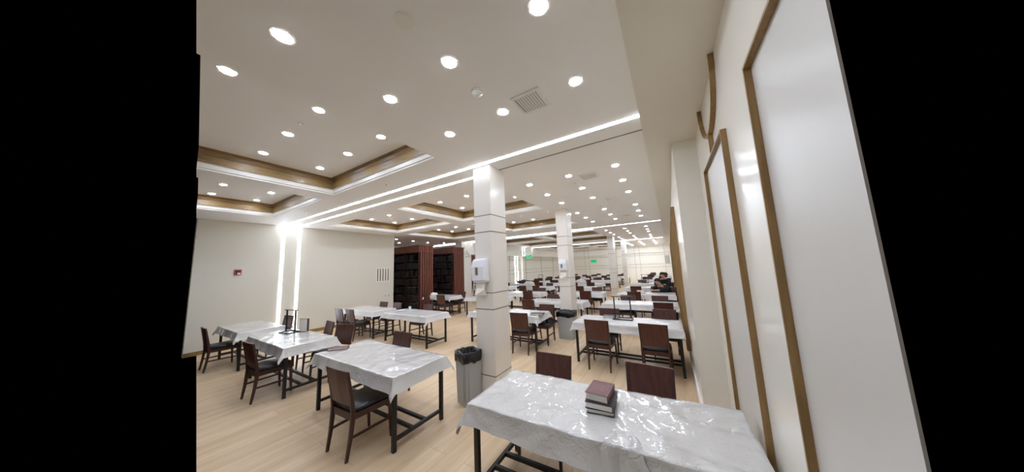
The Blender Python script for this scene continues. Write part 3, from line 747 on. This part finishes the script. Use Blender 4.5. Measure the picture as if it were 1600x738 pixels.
# ---------------------------------------------------------------- people
def skin_body(name, verts, edges, radii, m_, parent=None, root=0):
    me = bpy.data.meshes.new(name); me.from_pydata([Vector(v) for v in verts], edges, []); me.materials.append(m_)
    o = bpy.data.objects.new(name, me); COL.objects.link(o)
    if parent: o.parent = parent
    md = o.modifiers.new('skin', 'SKIN'); md.use_smooth_shade = True
    for i, r in enumerate(radii):
        me.skin_vertices[0].data[i].radius = (r, r) if not isinstance(r, tuple) else r
    me.skin_vertices[0].data[root].use_root = True
    s_ = o.modifiers.new('sub', 'SUBSURF'); s_.levels = 2; s_.render_levels = 2
    return o
def person(loc, rz, label, lean, hat=False):
    """seated, leaning forward over a table in front (+y) with the forearms on it"""
    t = thing('person', label, 'person', loc, rz)
    a = lean; c_, s_ = math.cos(a), math.sin(a)
    hip = Vector((0, 0, .60))
    def sp(d): return hip + Vector((0, d*s_, d*c_))
    V = [hip, sp(.2), sp(.42), sp(.52), sp(.60)]; R = [.12, .12, .12, .06, .05]
    E = [(0, 1), (1, 2), (2, 3), (3, 4)]
    hd = sp(.60) + Vector((0, .06, .07)); V.append(hd); R.append(.085); E.append((4, 5))
    V.append(hd + Vector((0, .03, .09))); R.append(.082); E.append((5, 6))
    for s in (-1, 1):
        n = len(V); sh = sp(.46) + Vector((s*.19, 0, 0)); el = Vector((s*.27, sh.y+.16, .83)); wr = Vector((s*.1, el.y+.22, .84)); ha = wr + Vector((-s*.05, .06, .0))
        V += [sh, el, wr, ha]; R += [.055, .045, .032, .035]; E += [(3, n), (n, n+1), (n+1, n+2), (n+2, n+3)]
        for q in range(5):
            k = len(V); off = Vector(((q-2)*.018, .045 - .006*abs(q-2), -.005)); V += [ha + off*.6, ha + off + Vector((0, .02, -.012))]; R += [.010, .008]; E += [(n+3, k), (k, k+1)]
        n = len(V); V += [Vector((s*.1, .04, .58)), Vector((s*.13, .44, .57)), Vector((s*.13, .44, .1)), Vector((s*.13, .52, .06))]; R += [.09, .075, .05, .04]; E += [(0, n), (n, n+1), (n+1, n+2), (n+2, n+3)]
    skin_body('body', V, E, R, m_skin, t)
    # clothing: jacket and trousers as their own surfaces
    mk = mat('black_wool', (20, 20, 22), .8)
    V = [hip, sp(.2), sp(.42), sp(.5), sp(.57)]; R = [.19, .19, .20, .14, .10]; E = [(0, 1), (1, 2), (2, 3), (3, 4)]
    for s in (-1, 1):
        n = len(V); sh = sp(.46) + Vector((s*.19, 0, 0)); el = Vector((s*.27, sh.y+.16, .84)); e2 = el.lerp(Vector((s*.1, el.y+.22, .84)), .7)
        V += [sh, el, e2]; R += [.10, .08, .07]; E += [(2, n), (n, n+1), (n+1, n+2)]
    skin_body('jacket', V, E, R, mk, t)
    V = [hip]; R = [.16]; E = []
    for s in (-1, 1):
        n = len(V); V += [Vector((s*.1, .04, .58)), Vector((s*.13, .44, .57)), Vector((s*.13, .44, .1))]; R += [.105, .09, .065]; E += [(0, n), (n, n+1), (n+1, n+2)]
    skin_body('trousers', V, E, R, mk, t)
    bm = bmesh.new(); bmesh.ops.create_uvsphere(bm, u_segments=20, v_segments=12, radius=.108)
    for v in bm.verts: v.co.y *= 1.08; 
    bmesh.ops.bisect_plane(bm, geom=bm.verts[:]+bm.edges[:]+bm.faces[:], plane_co=(0, .02, -.02), plane_no=(0, -.5, 1), clear_inner=True)
    me = bpy.data.meshes.new('hair'); bm.to_mesh(me); bm.free(); me.materials.append(mat('dark_hair', (26, 22, 20), .7))
    for p in me.polygons: p.use_smooth = True
    h = bpy.data.objects.new('hair', me); COL.objects.link(h); h.parent = t; h.location = hd + Vector((0, .02, .075))
    m = MB(); q = hd + Vector((0, .12, .06)); m.loft([[(q.x+.012, q.y-.03, q.z-.03), (q.x-.012, q.y-.03, q.z-.03), (q.x, q.y-.03, q.z+.02)], [(q.x+.003, q.y+.012, q.z-.026), (q.x-.003, q.y+.012, q.z-.026), (q.x, q.y+.006, q.z-.012)]]); m.build('nose', m_skin, t)
person((-.13, 11.35, 0), math.radians(140), 'person in black leaning on fourth table along right wall, bare forearm on cloth', .8)
person((-.22, 13.85, 0), math.radians(158), 'person in black bent low over fifth-row table along right wall, head down', .45)

for (x, y, a), lab in (((-.13, 11.35, 140), 'dark chair under the nearer person in black, by right wall'), ((-.22, 13.85, 158), 'dark chair under the farther person in black, by right wall')):
    chair(x, y, math.radians(a), lab)
